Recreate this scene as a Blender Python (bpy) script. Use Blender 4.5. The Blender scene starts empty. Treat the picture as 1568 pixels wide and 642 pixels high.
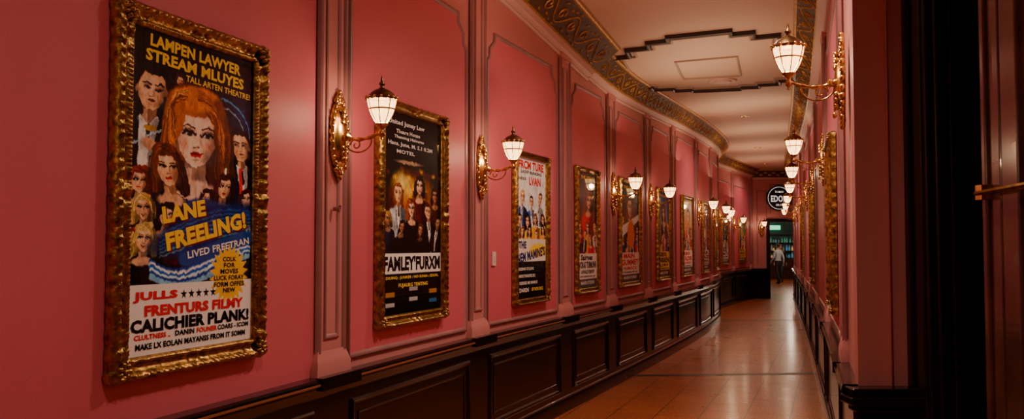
import bpy, bmesh, math, random
import numpy as np
from mathutils import Vector, Matrix
random.seed(4)
sc=bpy.context.scene
# ------------------------------------------------------------------ materials
def mat(name,col,rough=.5,metal=0,emis=None,es=0,noise=None,bump=None,coat=0,spec=.5):
    m=bpy.data.materials.new(name); m.use_nodes=True
    nt=m.node_tree; b=nt.nodes['Principled BSDF']
    b.inputs['Base Color'].default_value=(*col,1); b.inputs['Roughness'].default_value=rough
    b.inputs['Metallic'].default_value=metal; b.inputs['Coat Weight'].default_value=coat
    b.inputs['Specular IOR Level'].default_value=spec
    if emis: b.inputs['Emission Color'].default_value=(*emis,1); b.inputs['Emission Strength'].default_value=es
    tc=nt.nodes.new('ShaderNodeTexCoord')
    if noise:
        col2,scale=noise
        n=nt.nodes.new('ShaderNodeTexNoise'); n.inputs['Scale'].default_value=scale; n.inputs['Detail'].default_value=5
        r=nt.nodes.new('ShaderNodeValToRGB'); r.color_ramp.elements[0].color=(*col,1); r.color_ramp.elements[1].color=(*col2,1)
        r.color_ramp.elements[0].position=.35; r.color_ramp.elements[1].position=.68
        nt.links.new(tc.outputs['Object'],n.inputs['Vector']); nt.links.new(n.outputs['Fac'],r.inputs['Fac']); nt.links.new(r.outputs['Color'],b.inputs['Base Color'])
    if bump:
        s,st=bump
        n=nt.nodes.new('ShaderNodeTexNoise'); n.inputs['Scale'].default_value=s; n.inputs['Detail'].default_value=6
        bp=nt.nodes.new('ShaderNodeBump'); bp.inputs['Strength'].default_value=st; bp.inputs['Distance'].default_value=.01
        nt.links.new(tc.outputs['Object'],n.inputs['Vector']); nt.links.new(n.outputs['Fac'],bp.inputs['Height']); nt.links.new(bp.outputs['Normal'],b.inputs['Normal'])
    return m
M_rose=mat('rose_paint',(.60,.105,.145),.5,noise=((.65,.12,.165),1.5),bump=(160,.12))
M_salmon=mat('salmon_paint',(.54,.19,.185),.5,noise=((.59,.21,.20),1.5),bump=(160,.12))
M_mauve=mat('mauve_moulding',(.28,.115,.115),.4,noise=((.34,.14,.14),6))
M_black=mat('black_lacquered_wood',(.005,.0035,.003),.18,noise=((.010,.005,.004),9),bump=(30,.03),coat=.15,spec=.4)
M_brownwood=mat('brown_polished_wood',(.06,.020,.013),.18,noise=((.11,.038,.025),5),coat=.4)
M_gold=mat('antique_gold',(.56,.33,.09),.30,1,noise=((.13,.065,.018),34),bump=(90,.25))
M_brass=mat('brass',(.80,.50,.15),.22,1,noise=((.40,.21,.06),18))
M_bronze=mat('dark_bronze',(.22,.12,.05),.3,1)
M_band=mat('brown_frieze',(.07,.026,.009),.5,noise=((.12,.048,.017),12),spec=.15)
M_leaf=mat('gilded_scroll',(.60,.31,.07),.4,.3,noise=((.34,.16,.04),20))
M_cream=mat('cream_plaster',(.62,.36,.30),.5)
M_ceil=mat('ceiling_plaster',(.70,.47,.34),.6,noise=((.62,.41,.29),.6),bump=(60,.05))
M_darkline=mat('dark_ceiling_moulding',(.04,.018,.010),.4)
M_white=mat('white_plastic',(.7,.6,.55),.4)
M_bg=mat('poster_glass_black',(.01,.01,.01),.1)
# floor
def floor_mat():
    m=mat('terrazzo_tile_floor',(.2,.06,.02),.2,coat=.22)
    nt=m.node_tree;b=nt.nodes['Principled BSDF']; b.inputs['Coat Roughness'].default_value=.14; b.inputs['Specular IOR Level'].default_value=.35
    tc=nt.nodes.new('ShaderNodeTexCoord'); mp=nt.nodes.new('ShaderNodeMapping'); mp.inputs['Rotation'].default_value=(0,0,math.radians(20))
    br=nt.nodes.new('ShaderNodeTexBrick'); br.offset=0; br.inputs['Scale'].default_value=1
    br.inputs['Brick Width'].default_value=.4; br.inputs['Row Height'].default_value=.4; br.inputs['Mortar Size'].default_value=.007
    br.inputs['Color1'].default_value=(.50,.125,.032,1); br.inputs['Color2'].default_value=(.40,.095,.024,1); br.inputs['Mortar'].default_value=(.14,.038,.014,1)
    n=nt.nodes.new('ShaderNodeTexNoise'); n.inputs['Scale'].default_value=55; n.inputs['Detail'].default_value=4
    r=nt.nodes.new('ShaderNodeValToRGB'); r.color_ramp.elements[0].color=(.42,.36,.30,1); r.color_ramp.elements[1].color=(1.4,1.35,1.3,1)
    r.color_ramp.elements[0].position=.38;r.color_ramp.elements[1].position=.62
    mx=nt.nodes.new('ShaderNodeMix'); mx.data_type='RGBA'; mx.blend_type='MULTIPLY'; mx.inputs[0].default_value=1
    L=nt.links.new
    L(tc.outputs['Object'],mp.inputs['Vector']);L(mp.outputs['Vector'],br.inputs['Vector']);L(mp.outputs['Vector'],n.inputs['Vector'])
    L(n.outputs['Fac'],r.inputs['Fac']);L(br.outputs['Color'],mx.inputs[6]);L(r.outputs['Color'],mx.inputs[7]);L(mx.outputs[2],b.inputs['Base Color'])
    n2=nt.nodes.new('ShaderNodeTexNoise'); n2.inputs['Scale'].default_value=3
    mr=nt.nodes.new('ShaderNodeMapRange'); mr.inputs['To Min'].default_value=.22; mr.inputs['To Max'].default_value=.38
    L(mp.outputs['Vector'],n2.inputs['Vector']);L(n2.outputs['Fac'],mr.inputs['Value']);L(mr.outputs['Result'],b.inputs['Roughness'])
    return m
M_floor=floor_mat()
def glow_mat(name,col,strength,tr=.4):
    m=bpy.data.materials.new(name); m.use_nodes=True; nt=m.node_tree; nt.nodes.clear()
    o=nt.nodes.new('ShaderNodeOutputMaterial'); e=nt.nodes.new('ShaderNodeEmission'); t=nt.nodes.new('ShaderNodeBsdfTransparent'); x=nt.nodes.new('ShaderNodeMixShader')
    e.inputs[0].default_value=(*col,1); e.inputs[1].default_value=strength; x.inputs[0].default_value=1-tr
    nt.links.new(t.outputs[0],x.inputs[1]);nt.links.new(e.outputs[0],x.inputs[2]);nt.links.new(x.outputs[0],o.inputs[0]); return m
M_glow=glow_mat('lit_frosted_glass',(1,.50,.17),8)
def print_mat():
    m=mat('printed_poster_under_glass',(1,1,1),.6,coat=.45,spec=.05)
    nt=m.node_tree;b=nt.nodes['Principled BSDF']; b.inputs['Coat Roughness'].default_value=.03
    a=nt.nodes.new('ShaderNodeAttribute'); a.attribute_name='Col'; nt.links.new(a.outputs['Color'],b.inputs['Base Color']); return m
M_print=print_mat()
# ------------------------------------------------------------------ mesh builder
class MB:
    def __init__(s): s.v=[];s.f=[];s.m=[]
    def add(s,v,f,m=0):
        o=len(s.v); s.v+= [tuple(p) for p in v]; s.f+=[tuple(i+o for i in q) for q in f]; s.m+=[m]*len(f)
    def grid(s,rows,m=0,cj=False,ci=False):
        ni=len(rows);nj=len(rows[0]); v=[p for r in rows for p in r]; f=[]
        for i in range(ni if ci else ni-1):
            for j in range(nj if cj else nj-1):
                i2=(i+1)%ni;j2=(j+1)%nj
                f.append((i*nj+j,i*nj+j2,i2*nj+j2,i2*nj+j))
        s.add(v,f,m)
    def box(s,a,b,m=0):
        x0,y0,z0=a;x1,y1,z1=b
        v=[(x0,y0,z0),(x1,y0,z0),(x1,y1,z0),(x0,y1,z0),(x0,y0,z1),(x1,y0,z1),(x1,y1,z1),(x0,y1,z1)]
        s.add(v,[(0,3,2,1),(4,5,6,7),(0,1,5,4),(1,2,6,5),(2,3,7,6),(3,0,4,7)],m)
    def lathe(s,prof,n=16,m=0,c=(0,0,0),M=None,sx=1,sy=1):
        rows=[]
        for r,z in prof:
            rows.append([Vector((r*sx*math.cos(2*math.pi*k/n),r*sy*math.sin(2*math.pi*k/n),z)) for k in range(n)])
        if M: rows=[[M@p for p in r] for r in rows]
        c=Vector(c); rows=[[p+c for p in r] for r in rows]
        s.grid(rows,m,cj=True)
        o=len(s.v)
    def ell(s,c,r,m=0,n=12,k=8,M=None):
        pr=[(max(1e-4,math.sin(math.pi*i/k)),-math.cos(math.pi*i/k)) for i in range(k+1)]
        rows=[[Vector((a*math.cos(2*math.pi*j/n)*r[0],a*math.sin(2*math.pi*j/n)*r[1],z*r[2])) for j in range(n)] for a,z in pr]
        if M: rows=[[M@p for p in q] for q in rows]
        c=Vector(c); s.grid([[p+c for p in q] for q in rows],m,cj=True)
    def tube(s,pts,rad,n=8,m=0,cap=True):
        pts=[Vector(p) for p in pts]; rows=[]
        if not hasattr(rad,'__len__'): rad=[rad]*len(pts)
        up=Vector((1,0,0.01)).normalized()
        for i,p in enumerate(pts):
            t=(pts[min(i+1,len(pts)-1)]-pts[max(i-1,0)]).normalized()
            a=t.cross(up)
            if a.length<.1: a=t.cross(Vector((0,1,0)))
            a.normalize(); b=t.cross(a)
            rows.append([p+rad[i]*(a*math.cos(2*math.pi*k/n)+b*math.sin(2*math.pi*k/n)) for k in range(n)])
        if cap:
            rows=[[pts[0]]*n]+rows+[[pts[-1]]*n]
        s.grid(rows,m,cj=True)
    def mesh(s,name,mats,smooth=True,ang=35):
        me=bpy.data.meshes.new(name); me.from_pydata(s.v,[],s.f)
        for x in mats: me.materials.append(x)
        me.polygons.foreach_set('material_index',s.m)
        if smooth:
            me.polygons.foreach_set('use_smooth',[True]*len(s.f))
        me.update(); me.validate()
        if smooth: me.set_sharp_from_angle(angle=math.radians(ang))
        return me
    def obj(s,name,mats,parent=None,**k):
        return mkobj(name,s.mesh(name,mats,**k),parent)
def mkobj(name,data,parent=None):
    o=bpy.data.objects.new(name,data); sc.collection.objects.link(o)
    if parent: o.parent=parent
    return o
# ------------------------------------------------------------------ plan curves
LP=[(-3.2,-3.66),(0,-2.6),(3.3,-1.48),(4.5,-1.07),(5.7,-.65),(6.75,-.27),(7.85,.17),(9.37,.80),(10.93,1.45),(12.24,1.98),(14.57,2.90),(16.5,3.62),(18.5,4.29),(20,4.69),(21.5,4.93),(22.5,5.22),(23.5,5.70),(25,6.35),(26.3,7.0),(27.3,7.55)]
RP=[(-3.2,-.7),(4.35,1.70),(7.46,2.71),(8.5,3.03),(10.4,3.62),(13.25,4.5),(17.6,5.81),(22,7.12),(27.3,8.72)]
DG=np.arange(-3.2,27.301,.02)
def smooth(P,sig):
    x=np.interp(DG,[p[0] for p in P],[p[1] for p in P]); n=int(sig/.02)*3
    k=np.exp(-.5*((np.arange(-n,n+1)*.02)/sig)**2); k/=k.sum()
    s0=x[1]-x[0]; s1=x[-1]-x[-2]
    xp=np.concatenate([x[0]+s0*np.arange(-n,0),x,x[-1]+s1*np.arange(1,n+1)])
    return np.convolve(xp,k,'valid')
XL=smooth(LP,.35);XR=smooth(RP,.35)
ZG=smooth([(-3.2,3.95),(7.0,3.95),(8.0,3.84),(9.3,3.68),(10.2,3.60),(11.5,3.62),(13.6,3.70),(18,3.83),(25,3.95),(27.3,3.95)],.3)
def ZTf(d): return float(np.interp(d,DG,ZG))
def fr(side,d):
    A=XL if side=='L' else XR
    x=float(np.interp(d,DG,A)); sl=(float(np.interp(d+.05,DG,A))-float(np.interp(d-.05,DG,A)))/.1
    if d>27.2 or d<-3.1: sl=(A[-1]-A[-20])/(.38) if d>0 else (A[20]-A[0])/.4
    n=math.hypot(sl,1)
    N=Vector((1,-sl,0))/n if side=='L' else Vector((-1,sl,0))/n
    return Vector((x,d,0)),Vector((sl,1,0))/n,N,n
def pos(side,d,z,h):
    P,T,N,_=fr(side,d); return P+N*h+Vector((0,0,z))
def sweep(b,side,d0,d1,prof,m=0,step=.12,zf=None):
    n=max(2,int((d1-d0)/step)+1)
    b.grid([[pos(side,d,z+(zf(d) if zf else 0),h) for h,z in prof] for d in np.linspace(d0,d1,n)],m)
def wbox(b,side,d0,d1,z0,z1,h0,h1,m=0):
    n=max(2,int((d1-d0)/.1)+1); ds=np.linspace(d0,d1,n)
    b.grid([[pos(side,d,z0,h0),pos(side,d,z0,h1),pos(side,d,z1,h1),pos(side,d,z1,h0)] for d in ds],m,cj=True)
    for d in (d0,d1): b.add([pos(side,d,z0,h0),pos(side,d,z0,h1),pos(side,d,z1,h1),pos(side,d,z1,h0)],[(0,1,2,3)],m)
def mould(b,side,pts,w,h,h0=0,m=0,closed=True):
    P=[]
    n=len(pts)
    for i in range(n if closed else n-1):
        a=pts[i];c=pts[(i+1)%n]; k=max(1,int(abs(c[0]-a[0])/.15))
        for j in range(k): P.append((a[0]+(c[0]-a[0])*j/k,a[1]+(c[1]-a[1])*j/k))
    if not closed:P.append(pts[-1])
    rows=[];n=len(P)
    cs=[(-.5,0),(-.42,.7),(-.15,1),(.15,.75),(.3,.5),(.5,.0)]
    for i,p in enumerate(P):
        if closed: a=P[i-1];c=P[(i+1)%n]
        else: a=P[max(i-1,0)];c=P[min(i+1,n-1)]
        t1=Vector((p[0]-a[0],p[1]-a[1]));t2=Vector((c[0]-p[0],c[1]-p[1]))
        if t1.length<1e-6:t1=t2.copy()
        if t2.length<1e-6:t2=t1.copy()
        t1.normalize();t2.normalize();n1=Vector((-t1.y,t1.x));n2=Vector((-t2.y,t2.x));mm=(n1+n2)
        if mm.length<.1:mm=n1.copy()
        mm.normalize();mm=mm/max(.45,mm.dot(n1))
        rows.append([pos(side,p[0]+mm.x*w*a_/1.07,p[1]+mm.y*w*a_,h0+h*hh) for a_,hh in cs])
    b.grid(rows,m,ci=closed)
ZT=3.95;ZR=.92
# ------------------------------------------------------------------ walls
b=MB(); sweep(b,'L',-3.2,27.3,[(0,0),(0,ZT+.05)],0,.2); sweep(b,'L',-3.2,27.3,[(-.15,0),(-.15,ZT+.05)],0,.2)
wall_left=b.obj('wall_left',[M_salmon])
b=MB(); sweep(b,'R',4.36,27.3,[(0,0),(0,ZT+.05)],0,.2); sweep(b,'R',4.36,27.3,[(-.15,0),(-.15,ZT+.05)],0,.2)
wall_right=b.obj('wall_right',[M_salmon])
PL=[4.74,6.72,8.66,10.15,11.8,13.4,15.4,17.3,19.2,21.6,24.4,26.7]
PR=[5.35,8.1,10.6,13.2,15.8,18.4,21.0,23.6,26.2]
def panel(b,bm,side,a,c,zb=.99,plain=False):
    w=.11; zt=min(3.30,ZTf((a+c)/2)-.42)
    if plain:
        b.grid([[pos(side,d,.92,.004),pos(side,d,3.58,.004)] for d in np.linspace(a,c,40)],0); return
    pts=[(a,zb),(c,zb),(c,zt-.24),(c-.05,zt-.20),(c-.05,zt-.13),(c-w-.03,zt-.06),(c-w-.03,zt),(a+w+.03,zt),(a+w+.03,zt-.06),(a+.05,zt-.13),(a+.05,zt-.20),(a,zt-.24)]
    mould(bm,side,pts,.042,.020,.0)
    cols=[(a,zt-.24),(a+.05,zt-.20),(a+.0501,zt-.13),(a+w+.03,zt-.06),(a+w+.0301,zt)]
    n=max(2,int((c-a)/.15)); cols+=[(d,zt) for d in np.linspace(a+w+.04,c-w-.04,n)]
    cols+=[(c-w-.0301,zt),(c-w-.03,zt-.06),(c-.0501,zt-.13),(c-.05,zt-.20),(c,zt-.24)]
    b.grid([[pos(side,d,zb,.006),pos(side,d,z,.006)] for d,z in cols],0)
def pilaster(b,side,d,hw=.12):
    zp=ZTf(d)-.30
    wbox(b,side,d-hw,d+hw,ZR,zp,0,.018,0)
    for s in(-1,1): mould(b,side,[(d+s*hw,ZR+.12),(d+s*hw,zp-.02)],.04,.022,.012,1,False)
    mould(b,side,[(d-hw*.48,1.12),(d+hw*.48,1.12),(d+hw*.48,zp-.12),(d-hw*.48,zp-.12)],.028,.012,.018,1)
    rows=[]
    for z,e,h in((ZR,.045,.045),(ZR+.06,.04,.045),(ZR+.09,.03,.036),(ZR+.13,.01,.026)):
        rows.append([pos(side,d-hw-e,z,0),pos(side,d-hw-e,z,h),pos(side,d+hw+e,z,h),pos(side,d+hw+e,z,0)])
    b.grid(rows,0,cj=True)
    wbox(b,side,d-hw-.02,d+hw+.02,zp-.02,zp+.03,0,.04,0)
k=1
for side,PP,st in(('L',PL,1.2),('R',PR,None)):
    bp=MB();bm=MB();bl=MB()
    edges=([st-.3] if st else [])+PP
    for i in range(len(edges)-1):
        a=edges[i]+.20;c=edges[i+1]-.20
        if side=='L' and i==0: panel(bp,bm,side,-3,c+.07,plain=True)
        else: panel(bp,bm,side,a,c)
        mould(bl,side,[(a+.0,.22),(c-.0,.22),(c-.0,.74),(a+.0,.74)],.04,.018,.03,0)
        mould(bl,side,[(a+.07,.29),(c-.07,.29),(c-.07,.67),(a+.07,.67)],.018,.007,.03,0)
    bp.obj('wall_panel_inset_'+('left' if side=='L' else 'right'),[M_rose])
    bm.obj('trim_%d'%k,[M_mauve],ang=60);k+=1
    b=MB()
    for d in PP: pilaster(b,side,d)
    b.obj('trim_%d'%k,[M_salmon,M_mauve]);k+=1
    d0=-3.2 if side=='L' else 4.36
    sweep(bl,side,d0,27.2,[(.05,0),(.05,.12),(.04,.14),(.03,.15),(.03,.81),(.04,.82),(.045,.835),(.055,.85),(.06,.865),(.078,.88),(.082,.90),(.075,.92),(.0,.922)],0)
    for d in PP:
        wbox(bl,side,d-.19,d+.19,.86,ZR+.004,.05,.095,0)
    sweep(bl,side,d0,27.2,[(.0835,.885),(.0845,.891),(.0835,.897)],1)
    bl.obj('baseboard_'+('left' if side=='L' else 'right'),[M_black,mat('rail_edge_%s'%side,(.30,.10,.05),.3)])
# ------------------------------------------------------------------ cornice (profile z relative to local ceiling height)
def cornice(side,d0,d1,idx,P0=(.08,-.20),P1=(.25,-.03),cap=False):
    b=MB()
    x0,z0=P0;x1,z1=P1
    sweep(b,side,d0,d1,[(0,z0-.10),(.02,z0-.10),(.03,z0-.08),(.02,z0-.065),(.05,z0-.045),(.06,z0-.03),(x0+.005,z0-.015),P0],0,zf=ZTf)
    sweep(b,side,d0,d1,[P0,P1],1,zf=ZTf)
    sweep(b,side,d0,d1,[P1,(x1+.02,z1),(x1+.03,z1+.012),(x1+.03,z1+.04)],2,zf=ZTf)
    sweep(b,side,d0,d1,[(x0,z0-.004),(x0+.018,z0),(x0+.014,z0+.02)],2,zf=ZTf)
    if cap: b.add([pos(side,d1,z+ZTf(d1),h) for h,z in((0,z0-.10),(.05,z0-.045),P0,P1,(x1+.03,z1+.04),(0,z1+.04))],[(0,1,2,3,4,5)],0)
    ds=np.linspace(d0,d1,int((d1-d0)*10)); xy=[pos(side,d,0,.15) for d in ds]
    S=[0]
    for i in range(1,len(xy)): S.append(S[-1]+(xy[i]-xy[i-1]).length)
    BL=math.hypot(P1[0]-P0[0],P1[1]-P0[1]); nn=((P1[1]-P0[1])/BL,-(P1[0]-P0[0])/BL)
    def q(s,w,e=.006):
        d=float(np.interp(s,S,ds)); t=w/BL
        return pos(side,d,ZTf(d)+P0[1]+(P1[1]-P0[1])*t+e*nn[1],P0[0]+(P1[0]-P0[0])*t+e*nn[0])
    def rib(pts,ws):
        rows=[]
        for i,p in enumerate(pts):
            a=pts[max(i-1,0)];c=pts[min(i+1,len(pts)-1)]
            t=Vector((c[0]-a[0],c[1]-a[1]));t.normalize();nx,ny=-t.y,t.x;w=ws[i] if hasattr(ws,'__len__') else ws
            rows.append([q(p[0]+nx*w,p[1]+ny*w,.002),q(p[0],p[1],.012),q(p[0]-nx*w,p[1]-ny*w,.002)])
        b.grid(rows,2)
    Lm=.30; s=.02; sg=1; mid=BL*.5
    while s+Lm<S[-1]:
        rib([(s+Lm*t,mid+sg*BL*.30*math.sin(math.pi*t)) for t in np.linspace(0,1,9)],.008)
        c=(s+Lm*.52,mid-sg*BL*.02)
        rib([(c[0]+(BL*.22)*(1-a/9.5)*math.cos(a*sg),c[1]-sg*(BL*.22)*(1-a/9.5)*math.sin(a*sg)*sg) for a in np.linspace(0,8,15)],.007)
        for (ox,oy,an) in((.12,.36,.6),(.85,-.30,-.5),(.5,.40,0.1),(.3,-.34,2.4)):
            cx=s+Lm*ox;cy=mid+sg*BL*oy;l=.036
            rib([(cx+l*(t-.5)*2*math.cos(an),cy+sg*l*(t-.5)*math.sin(an)) for t in np.linspace(0,1,5)],[.001,.009,.013,.008,.001])
        s+=Lm;sg=-sg
    b.obj('trim_%d'%idx,[M_cream,M_band,M_leaf])
cornice('L',-3.2,9.35,k,(.10,-.22),(.35,-.03),True);k+=1
cornice('L',9.35,27.1,k,(.07,-.19),(.23,-.03));k+=1
cornice('R',4.36,27.1,k);k+=1
# ------------------------------------------------------------------ floor, ceiling
ds=list(np.arange(-3.2,27.21,.3))
b=MB();rows=[]
for d in ds:
    l=fr('L',d)[0].x-.1; r=fr('R',d)[0].x+.1
    if d<4.5: r=2.75
    rows.append([(l,d,0),((l+r)/2,d,0),(r,d,0)])
b.grid(rows)
def strip(b,d,w,m):
    A=pos('L',d,.003,.05);B=pos('R',d+.15,.003,.05);t=(B-A).normalized();n=Vector((-t.y,t.x,0))*w
    b.add([A-n,B-n,B+n,A+n],[(0,1,2,3)],m)
for d in(11.0,19.0,3.5): strip(b,d,.07,1)
b.obj('floor',[M_floor,mat('dark_inlay_tile',(.025,.008,.005),.4)],smooth=False)
b=MB();b.grid([[(p[0][0],p[0][1],ZTf(p[0][1])),(p[2][0],p[2][1],ZTf(p[2][1]))] for p in rows])
ceil=b.obj('ceiling',[M_ceil])
def ceilpath(b,pts,w,h,m=0):
    pp=[]
    for i,p in enumerate(pts):
        c=pts[(i+1)%len(pts)]; L=math.hypot(c[0]-p[0],c[1]-p[1]); n=max(1,int(L/.2))
        for j in range(n): pp.append((p[0]+(c[0]-p[0])*j/n,p[1]+(c[1]-p[1])*j/n))
    pts=pp;n=len(pts);R=[]
    for i,p in enumerate(pts):
        a=Vector(pts[i-1]);c=Vector(pts[(i+1)%n]);p=Vector(p)
        t1=(p-a).normalized();t2=(c-p).normalized();n1=Vector((-t1.y,t1.x));n2=Vector((-t2.y,t2.x));mm=(n1+n2).normalized();mm=mm/max(.4,mm.dot(n1))
        R.append([(p.x+mm.x*w*a_,p.y+mm.y*w*a_,ZTf(p.y)-h*hh) for a_,hh in((-.5,-.3),(-.4,.8),(0,1),(.4,.8),(.5,-.3))])
    b.grid(R,m,ci=True)
def cart(c,hw,hd,rot,step=.2,w=.06,h=.05,m=0,b=None):
    q=[(hw,hd-2.2*step),(hw-step*.8,hd-2.2*step),(hw-step*.8,hd-1.2*step),(hw-step*1.9,hd-1.2*step),(hw-step*1.9,hd-.5*step),(hw-step*2.9,hd-.5*step),(hw-step*2.9,hd)]
    full=q+[(-x,y) for x,y in q[::-1]]+[(-x,-y) for x,y in q]+[(x,-y) for x,y in q[::-1]]
    cr,sr=math.cos(rot),math.sin(rot)
    ceilpath(b,[(c[0]+x*cr-y*sr,c[1]+x*sr+y*cr) for x,y in full],w,h,m)
b=MB()
for c in((2.25,10.0),):
    cart(c,.95,1.28,-.30,.22,.045,.045,0,b)
    cart(c,.87,1.17,-.30,.20,.025,.02,1,b)
    pr=[(-.33,-.42),(.33,-.42),(.33,.42),(-.33,.42)];cr,sr=math.cos(-.30),math.sin(-.30)
    ceilpath(b,[(c[0]+x*cr-y*sr,c[1]+x*sr+y*cr) for x,y in pr],.025,.018,1)
b.obj('trim_%d'%k,[M_darkline,mat('ceiling_moulding',(.40,.26,.19),.5)]);k+=1
zz=ZTf(10.6);b=MB();b.lathe([(.0,zz-.03),(.10,zz-.03),(.11,zz-.015),(.16,zz-.02),(.18,zz+.01)],24,c=(2.55,10.6,0));b.obj('ceiling_vent',[M_cream])
b=MB();b.box((-4,-3.4,0),(3,-3.2,ZT+.05));b.obj('wall_back',[M_salmon])
# ------------------------------------------------------------------ right near pier and doorway
b=MB()
b.box((1.70,4.36,0),(2.35,4.40,ZT+.05)); b.obj('wall_right_pier',[M_salmon])
b=MB()
b.box((1.67,4.30,0),(2.0,4.36,.80)); b.box((1.655,4.29,0),(2.0,4.37,.13)); b.box((1.65,4.27,.80),(2.0,4.37,.835));b.box((1.62,4.245,.835),(2.0,4.40,.875));b.box((1.635,4.26,.875),(2.0,4.38,.915))
b.box((1.72,4.29,.22),(1.96,4.305,.24));b.box((1.72,4.29,.70),(1.96,4.305,.72))
o=b.obj('baseboard_pier',[M_black],smooth=False)
bv=o.modifiers.new('bv','BEVEL');bv.width=.008;bv.segments=2
b=MB(); b.box((2.0,-3.2,0),(2.15,2.75,ZT+.05)); b.box((2.0,2.7,2.95),(2.15,4.36,ZT+.05)); b.obj('wall_right_near',[M_salmon],smooth=False)
door=mkobj('door_1',None)
b=MB()
b.box((1.955,4.20,0),(2.02,4.355,3.0)); b.box((1.94,4.30,0),(2.02,4.36,3.0)); b.box((1.965,4.17,0),(2.02,4.21,2.95))
b.box((2.0,4.14,0),(2.75,4.24,3.0))
for x0,x1 in((2.06,2.11),(2.16,2.18),(2.30,2.32)): b.box((x0,4.125,.0),(x1,4.15,2.9))
for z in(.25,1.15,2.1): b.box((2.18,4.127,z),(2.30,4.15,z+.03))
b.box((1.955,2.6,2.88),(2.02,4.355,3.05)); b.box((2.0,2.7,2.88),(2.7,4.24,2.96))
b.box((2.62,2.7,0),(2.70,4.2,2.9))
o=b.obj('casing',[M_black],door,smooth=False); bv=o.modifiers.new('bv','BEVEL');bv.width=.008;bv.segments=2
b=MB()
b.box((1.955,3.52,0),(2.15,3.66,2.95)); b.box((1.945,3.38,0),(2.10,3.5,2.95)); b.box((1.97,2.7,0),(2.12,3.5,2.95)); b.box((1.94,3.60,0),(1.96,3.64,2.95))
o=b.obj('open_leaf',[M_brownwood],door,smooth=False); bv=o.modifiers.new('bv','BEVEL');bv.width=.012;bv.segments=3
b=MB(); b.tube([(1.92,3.64,1.815),(1.915,3.5,1.82),(1.91,3.2,1.83)],.013,8); b.box((1.91,3.58,1.79),(1.96,3.63,1.85)); b.obj('push_bar',[M_brass],door)
# ------------------------------------------------------------------ end wall
YE=27.0
b=MB(); b.box((7.1,YE,0),(7.86,YE+.15,ZT+.05)); b.box((7.86,YE,2.36),(8.70,YE+.15,ZT+.05)); b.box((8.70,YE,0),(9.3,YE+.15,ZT+.05)); b.obj('wall_end',[M_salmon],smooth=False)
b=MB(); b.box((7.1,YE-.04,0),(7.80,YE,.84)); b.box((7.1,YE-.09,.84),(7.80,YE,.92)); b.box((7.1,YE-.06,0),(7.80,YE,.14)); b.obj('baseboard_end',[M_black],smooth=False)
b=MB(); b.box((7.1,YE-.10,3.64),(9,YE,3.70),0); b.box((7.1,YE-.2,3.70),(9,YE,3.90),1); b.box((7.1,YE-.24,3.90),(9,YE,3.95),2)
for i in range(14): 
    x=7.2+i*.13; b.ell((x,YE-.20,3.80+.035*(-1)**i),(.055,.012,.028),2,8,6)
b.obj('trim_%d'%k,[M_cream,M_band,M_leaf]);k+=1
b=MB()
for x0,x1,z0,z1 in((7.5,7.52,1.05,3.3),(7.78,7.80,1.05,3.3),(7.5,7.8,3.28,3.3),(7.9,7.92,2.6,3.5),(8.5,8.52,2.6,3.5),(7.9,8.52,3.48,3.5)): b.box((x0,YE-.02,z0),(x1,YE,z1))
b.obj('trim_%d'%k,[M_mauve],smooth=False);k+=1
d2=mkobj('door_2',None)
b=MB(); b.box((7.78,YE-.05,0),(7.88,YE+.18,2.42)); b.box((8.68,YE-.05,0),(8.78,YE+.18,2.42)); b.box((7.78,YE-.06,2.34),(8.78,YE+.18,2.44)); b.obj('frame',[M_black],d2,smooth=False)
# ------------------------------------------------------------------ text helper
_tc={}
def textmesh(s,bold=.02):
    key=(s,bold)
    if key in _tc: return _tc[key]
    cu=bpy.data.curves.new('t','FONT'); cu.body=s; cu.size=1; cu.resolution_u=2; cu.offset=bold; cu.space_character=1.04
    o=bpy.data.objects.new('t',cu); sc.collection.objects.link(o)
    dg=bpy.context.evaluated_depsgraph_get(); dg.update()
    me=bpy.data.meshes.new_from_object(o.evaluated_get(dg))
    v=np.array([x.co[:2] for x in me.vertices]) if len(me.vertices) else np.zeros((1,2))
    f=[tuple(p.vertices) for p in me.polygons]
    mn=v.min(0);mx=v.max(0); v=(v-(mn+mx)/2)/np.maximum(mx-mn,1e-6)
    bpy.data.objects.remove(o);bpy.data.curves.remove(cu);bpy.data.meshes.remove(me)
    _tc[key]=(v,f);return _tc[key]
sg=mkobj('round_hanging_sign',None)
b=MB();Mx=Matrix.Rotation(math.radians(90),3,'X')
b.lathe([(0.0001,.05),(.36,.05),(.37,.06),(.39,.05),(.39,0)],40,0,(8.17,YE-.02,3.07),Mx)
b.lathe([(.33,.056),(.335,.062),(.345,.056)],40,1,(8.17,YE-.02,3.07),Mx)
M_signw=mat('sign_white',(.9,.9,.85),.4,emis=(1,1,.9),es=.6)
def addtext(b,s,c,w,h,m,bold=.03,y=0):
    v,f=textmesh(s,bold); b.add([(c[0]+p[0]*w,y,c[1]+p[1]*h) for p in v],f,m)
addtext(b,'EDOD',(8.17,3.05),.50,.2,1,.03,YE-.075); addtext(b,'TA MAN',(8.17,3.26),.26,.06,1,.02,YE-.075); addtext(b,'SILO',(8.17,2.86),.2,.06,1,.02,YE-.075)
b.obj('disc',[mat('sign_black',(.01,.01,.012),.3),M_signw],sg)
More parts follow.
